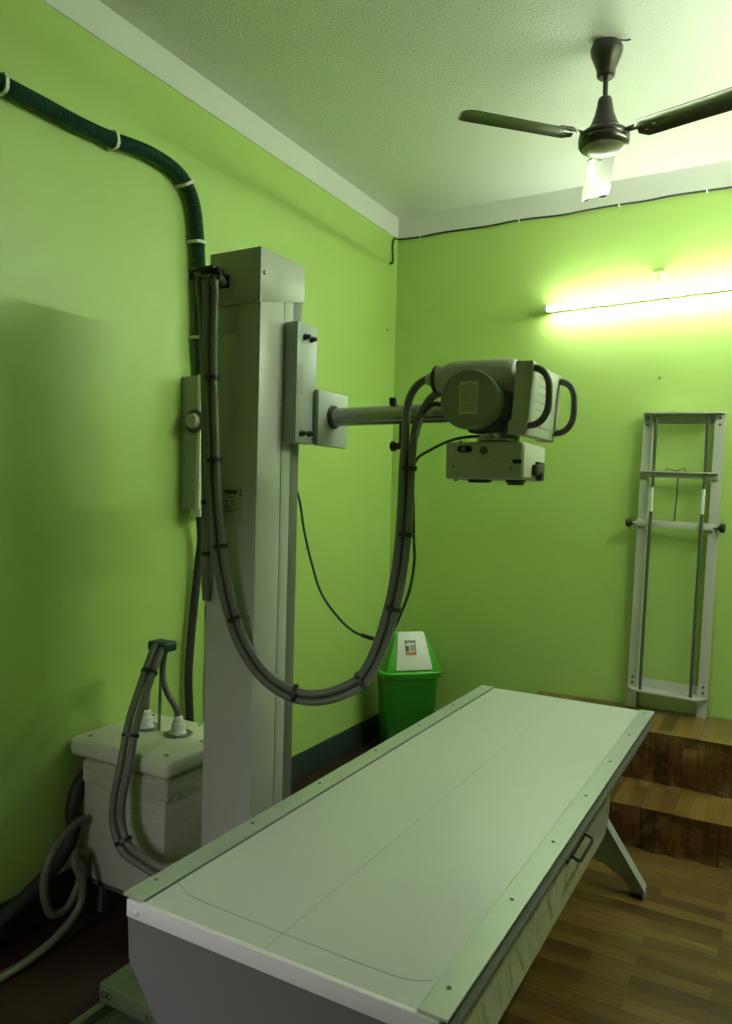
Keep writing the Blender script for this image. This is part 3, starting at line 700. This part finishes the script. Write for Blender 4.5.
for ang in (-134, -14, 106):
    rot = Matrix.Translation((FX, FY, 2.838)) @ Matrix.Rotation(R_(ang), 4, 'Z')
    pit = Matrix.Translation((0, 0, 0)) @ Matrix.Rotation(R_(-9), 4, 'X')
    m = MB(); out = [(.135, -.040), (.150, -.052), (.560, -.058), (.590, -.050), (.600, -.030), (.600, .030), (.590, .050), (.560, .058), (.150, .052), (.135, .040)]
    t = bmesh.new()
    lo = [t.verts.new((x, y, .010 * (1 - (y / .058) ** 2))) for x, y in out]
    # cambered blade: strips across the chord
    t.free(); t = bmesh.new(); K = 8; rows = []
    xs = [.125, .150, .165, .30, .45, .54, .562, .573, .576]
    hw = [.022, .052, .054, .055, .058, .059, .055, .045, .034]
    for x, w in zip(xs, hw): rows.append([t.verts.new((x, -w + 2 * w * k / K, .009 * (1 - (2 * k / K - 1) ** 2))) for k in range(K + 1)])
    for a, b in zip(rows, rows[1:]):
        for k in range(K): t.faces.new((a[k], b[k], b[k + 1], a[k + 1]))
    ex = bmesh.ops.extrude_face_region(t, geom=list(t.faces))
    bmesh.ops.translate(t, verts=[v for v in ex['geom'] if isinstance(v, bmesh.types.BMVert)], vec=(0, 0, -.003))
    bmesh.ops.recalc_face_normals(t, faces=list(t.faces))
    m.add(t, rot @ pit); bl = m.build('blade', BROWNB, fn)
    m = MB(); m.prism([(.085, -.012), (.13, -.016), (.15, -.032), (.195, -.030), (.205, 0), (.195, .030), (.15, .032), (.13, .016), (.085, .012)], .0095, .0135, 'XY', mat=rot @ pit)
    m.build('blade_bracket', BROWN, bl)
    for x, y in ((.155, -.020), (.155, .020), (.19, 0)):
        mm = MB(); mm.lathe([(.005, 0), (.005, .002), (0, .003)], (x, y, .0035), (0, 0, -1), seg=10); mm.bm.transform(rot @ pit); mm.build('screw', SCREW, bl)
m = MB(); m.tube([(1.560, FY - .01, 3.196), (1.580, FY - .005, 3.190), (1.595, FY + .01, 3.193), (1.612, FY, 3.186)], .0035, seg=6); m.build('wire_end', BLACK, fn)

# ------------------------------------------------------------------ tube light on the back wall
def tube_light(loc, mat4, emat, label):
    tl = thing('tube_light', loc, label, 'light', 'tube lights on the walls')
    m = MB(); m.box(-.595, .595, -.004, .040, -.014, .010, bev=.004); m.build('batten', WHITE, tl, mat4=mat4)
    m = MB(); m.cyl((-.590, -.022, -.004), (.590, -.022, -.004), .0135, seg=20); m.build('tube', emat, tl, mat4=mat4)
    for s in (-1, 1):
        m = MB(); m.box(s * .598 - .008, s * .598 + .008, -.038, .0, -.018, .018, bev=.004); m.build('lamp_holder', WHITE, tl, mat4=mat4)
tube_light((1.565, -.042, 2.556), Matrix.Translation((1.565, -.042, 2.556)) @ Matrix.Rotation(R_(-1.6), 4, 'Y'), TUBEE, 'lit white fluorescent tube light high on the back wall')
# the second fitting, on the right wall, lights the left wall and the faces of the machine that look right
tube_light((XR - .042, -1.25, 2.80), Matrix.Translation((XR - .042, -1.25, 2.80)) @ Matrix.Rotation(R_(-90), 4, 'Z'), TUBEF, 'second lit fluorescent tube light, high on the right wall')
hk = thing('wall_bracket', (1.545, -.02, 2.66), 'small bracket and hook on the wall just above the lit tube', 'bracket')
MB().box(1.512, 1.578, -.045, -.001, 2.668, 2.692, bev=.006).build('plate', GREEN, hk)
m = MB(); m.tube([(1.548, -.03, 2.670), (1.546, -.045, 2.640), (1.540, -.05, 2.620)], .008, seg=10); m.build('hook', GREEN, hk)

# cable along the border, with clips
cl = thing('ceiling_cable', (1.6, -.01, 3.06), 'thin dark cable running along the bottom of the white border', 'cable')
P = []
for k in range(0, 20):
    x = .012 + k * .145; P.append((x, -.012, 3.066 - .003 * math.sin(k * 2.1) - (.004 if 6 < k < 9 else 0)))
MB().tube([(.012, -.115, 2.895), (.012, -.09, 2.90), (.010, -.075, 2.93), (.010, -.085, 2.98), (.010, -.082, 3.03), (.012, -.06, 3.062), (.02, -.02, 3.066)] + P[1:], .0058, seg=8, sub=5).build('cable', DHOSE, cl)
for x in (.16, .78, 1.33, 1.76, 2.4):
    MB().box(x - .004, x + .004, -.020, 0, 3.058, 3.076, bev=.002).build('clip', WHITE, cl)

# nails in the walls
for (p, ax, lab) in (((1.564, 0, 2.134), (0, -1, 0), 'small nail in the back wall below the tube light'), ((0, -.126, 2.490), (1, 0, 0), 'small nail high in the left wall near the corner'), ((0, -.949, 1.202), (1, 0, 0), 'small nail low in the left wall right of the column'), ((.45, 0, 2.02), (0, -1, 0), 'small nail in the back wall close to the corner')):
    m = MB(); m.lathe([(.0025, 0), (.0025, .012), (.006, .012), (.006, .015), (0, .016)], p, ax, seg=10)
    tag(m.build('nail', SCREW, None, origin=p), lab, 'nail')

# ------------------------------------------------------------------ wall frame leaning on the back wall
wf = thing('chest_stand_frame', (1.46, -.045, .41), 'white metal chest stand frame leaning on the back wall above the steps', 'frame')
FM = Matrix.Translation((1.462, -.045, .4095)) @ Matrix.Rotation(R_(1.45), 4, 'Y')
W_ = .385
for x0 in (0, W_ - .046):
    m = MB(); m.prism([(x0, -.018), (x0 + .046, -.018), (x0 + .046, .018), (x0 + .042, .018), (x0 + .042, -.014), (x0 + .004, -.014), (x0 + .004, .018), (x0, .018)], 0.0, 1.545, 'XY'); m.build('rail', FRAMEW, wf, mat4=FM, smooth=False)
def tray(h, flip):
    m = MB(); s = -1 if flip else 1
    m.box(.0, W_, .012, .018, h - (.05 if not flip else .0), h + (.05 if flip else 0))
    m.box(.004, W_ - .004, -.022, .016, h - .002, h + .002)
    m.prism([(-.004, -.022), (.035, -.080), (W_ - .035, -.080), (W_ + .004, -.022), (W_ + .004, -.014), (-.004, -.014)], h - .002, h + .002, 'XY')
    m.box(.036, W_ - .036, -.081, -.077, h - .006, h + .002)
    return m
cb_top = tray(1.535, False).build('crossbar', FRAMEW, wf, mat4=FM, smooth=False)
cb_bot = tray(.105, True).build('crossbar', FRAMEW, wf, mat4=FM, smooth=False)
for x in (.022, W_ - .022):
    for h in (1.512, 1.478, .130, .160):
        m = MB(); m.lathe([(.007, 0), (.007, .004), (.004, .006), (0, .006)], (x, -.018, h), (0, -1, 0), seg=6); m.build('bolt', DARKM, wf, mat4=FM)
m = MB(); m.box(.0, W_ - .012, -.034, -.019, 1.205, 1.238, bev=.002); m.box(.0, W_ - .012, -.060, -.019, 1.232, 1.238, bev=.001); ub = m.build('upper_bar', FRAMEW, wf, mat4=FM)
m = MB(); m.tube([(.125, -.035, 1.238), (.130, -.036, 1.252), (.150, -.036, 1.248), (.172, -.036, 1.242), (.195, -.036, 1.249), (.212, -.036, 1.256), (.220, -.035, 1.238)], .0028, seg=8); m.build('wire_hook', DARKM, ub, mat4=FM)
m = MB(); m.tube([(.185, -.028, 1.205), (.184, -.028, 1.10), (.180, -.028, .985)], .0042, seg=8); m.build('cord', DARKM, wf, mat4=FM)
lbm = MB().box(-.004, W_ - .02, -.036, -.019, .950, .984, bev=.002).build('lower_bar', FRAMEW, wf, mat4=FM)
for s, x in ((-1, -.004), (1, W_ - .02)):
    m = MB(); m.cyl((x, -.027, .965), (x + s * .03, -.027, .965), .006); m.build('stud', SCREW, lbm, mat4=FM)
    m = MB(); m.lathe([(.010, .018), (.012, .024), (.020, .028), (.024, .034), (.024, .046), (.018, .052), (0, .054)], (x, -.027, .965), (s, 0, 0), seg=18); m.build('clamp_knob', BLACK, lbm, mat4=FM)
for x in (.068, .310):
    m = MB(); m.tube([(x, -.055, 1.533), (x + .002, -.050, 1.2), (x - .001, -.050, .8), (x, -.055, .107)], .0078, seg=10, rings=.10, pitch=.016); rd = m.build('rod', DARKM, wf, mat4=FM)
    m = MB(); m.cyl((x, -.052, 1.03), (x, -.052, 1.155), .0095, seg=14); m.build('sleeve', WHITE, rd, mat4=FM)

# ------------------------------------------------------------------ swing-lid bin in the corner
BC = Matrix.Translation((.262, -.238, 0)) @ Matrix.Rotation(R_(45), 4, 'Z')
bn = thing('waste_bin', (.262, -.238, 0), 'green swing-lid waste bin with white flap in the room corner', 'bin')
def rrect(hx, hy, r, n=6):
    out = []
    for cx, cy, a0 in ((hx - r, hy - r, 0), (-hx + r, hy - r, 90), (-hx + r, -hy + r, 180), (hx - r, -hy + r, 270)):
        for k in range(n + 1):
            a = R_(a0 + 90 * k / n); out.append((cx + r * math.cos(a), cy + r * math.sin(a)))
    return out
def loft(levels, mat4, caps=True):
    t = bmesh.new(); rings = [[t.verts.new((x, y, z)) for x, y in rrect(hx, hy, r)] for hx, hy, r, z in levels]
    n = len(rings[0])
    for a, b in zip(rings, rings[1:]):
        for k in range(n): t.faces.new((a[k], a[(k + 1) % n], b[(k + 1) % n], b[k]))
    t.faces.new(list(reversed(rings[0]))); t.faces.new(rings[-1])
    bmesh.ops.recalc_face_normals(t, faces=list(t.faces)); m = MB(); m.add(t, mat4); return m
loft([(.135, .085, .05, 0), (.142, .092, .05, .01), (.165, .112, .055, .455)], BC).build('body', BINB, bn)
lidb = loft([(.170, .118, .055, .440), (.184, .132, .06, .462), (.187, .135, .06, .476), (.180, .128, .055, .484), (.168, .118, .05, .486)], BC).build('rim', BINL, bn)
# lid: side cheeks with a sloping front
m = MB()
def wedge(x0t, x1t, x0b, x1b):
    t = bmesh.new()
    v = [t.verts.new(p) for p in ((x0b, -.118, .484), (x1b, -.118, .484), (x1b, .118, .484), (x0b, .118, .484), (x0t, -.035, .690), (x1t, -.035, .690), (x1t, .035, .690), (x0t, .035, .690))]
    for f in ((0, 1, 2, 3), (4, 7, 6, 5), (0, 4, 5, 1), (1, 5, 6, 2), (2, 6, 7, 3), (3, 7, 4, 0)): t.faces.new([v[i] for i in f])
    bmesh.ops.recalc_face_normals(t, faces=list(t.faces))
    bmesh.ops.bevel(t, geom=list(t.edges), offset=.008, segments=2, profile=.5, affect='EDGES')
    return t
m = MB(); m.add(wedge(-.090, .090, -.168, .168), BC); m.build('lid', BINL, bn)
ang = math.atan2(.690 - .484, .083)
FLP = BC @ Matrix.Translation((0, -.118, .484)) @ Matrix.Rotation(ang - R_(90), 4, 'X')
L_ = .226
m = MB(); t = bmesh.new()
m.prism([(-.110, .008), (.110, .008), (.080, L_ - .004), (.070, L_ + .004), (-.070, L_ + .004), (-.080, L_ - .004)], -.0085, .004, 'XZ', bev=.002); flap = m.build('flap', WHITE, bn, mat4=FLP)
m = MB(); m.box(-.043, .020, -.0095, -.0080, .092, .180); stk = m.build('sticker', LABEL, flap, mat4=FLP)
m = MB(); m.box(-.042, .019, -.0102, -.0092, .094, .112); m.build('print', ORANGE, stk, mat4=FLP)
m = MB()
m.box(-.040, .016, -.0102, -.0092, .166, .172)
for k in range(5): m.box(-.040 + k * .012, -.033 + k * .012, -.0102, -.0092, .173, .179)
m.box(-.040, -.022, -.0102, -.0092, .116, .148); m.box(-.043, -.039, -.0102, -.0092, .094, .180); m.box(.016, .020, -.0102, -.0092, .094, .180); m.build('print', INK, stk, mat4=FLP)
m = MB(); m.box(-.016, .015, -.0102, -.0092, .118, .152); m.build('print', GREYPR, stk, mat4=FLP)
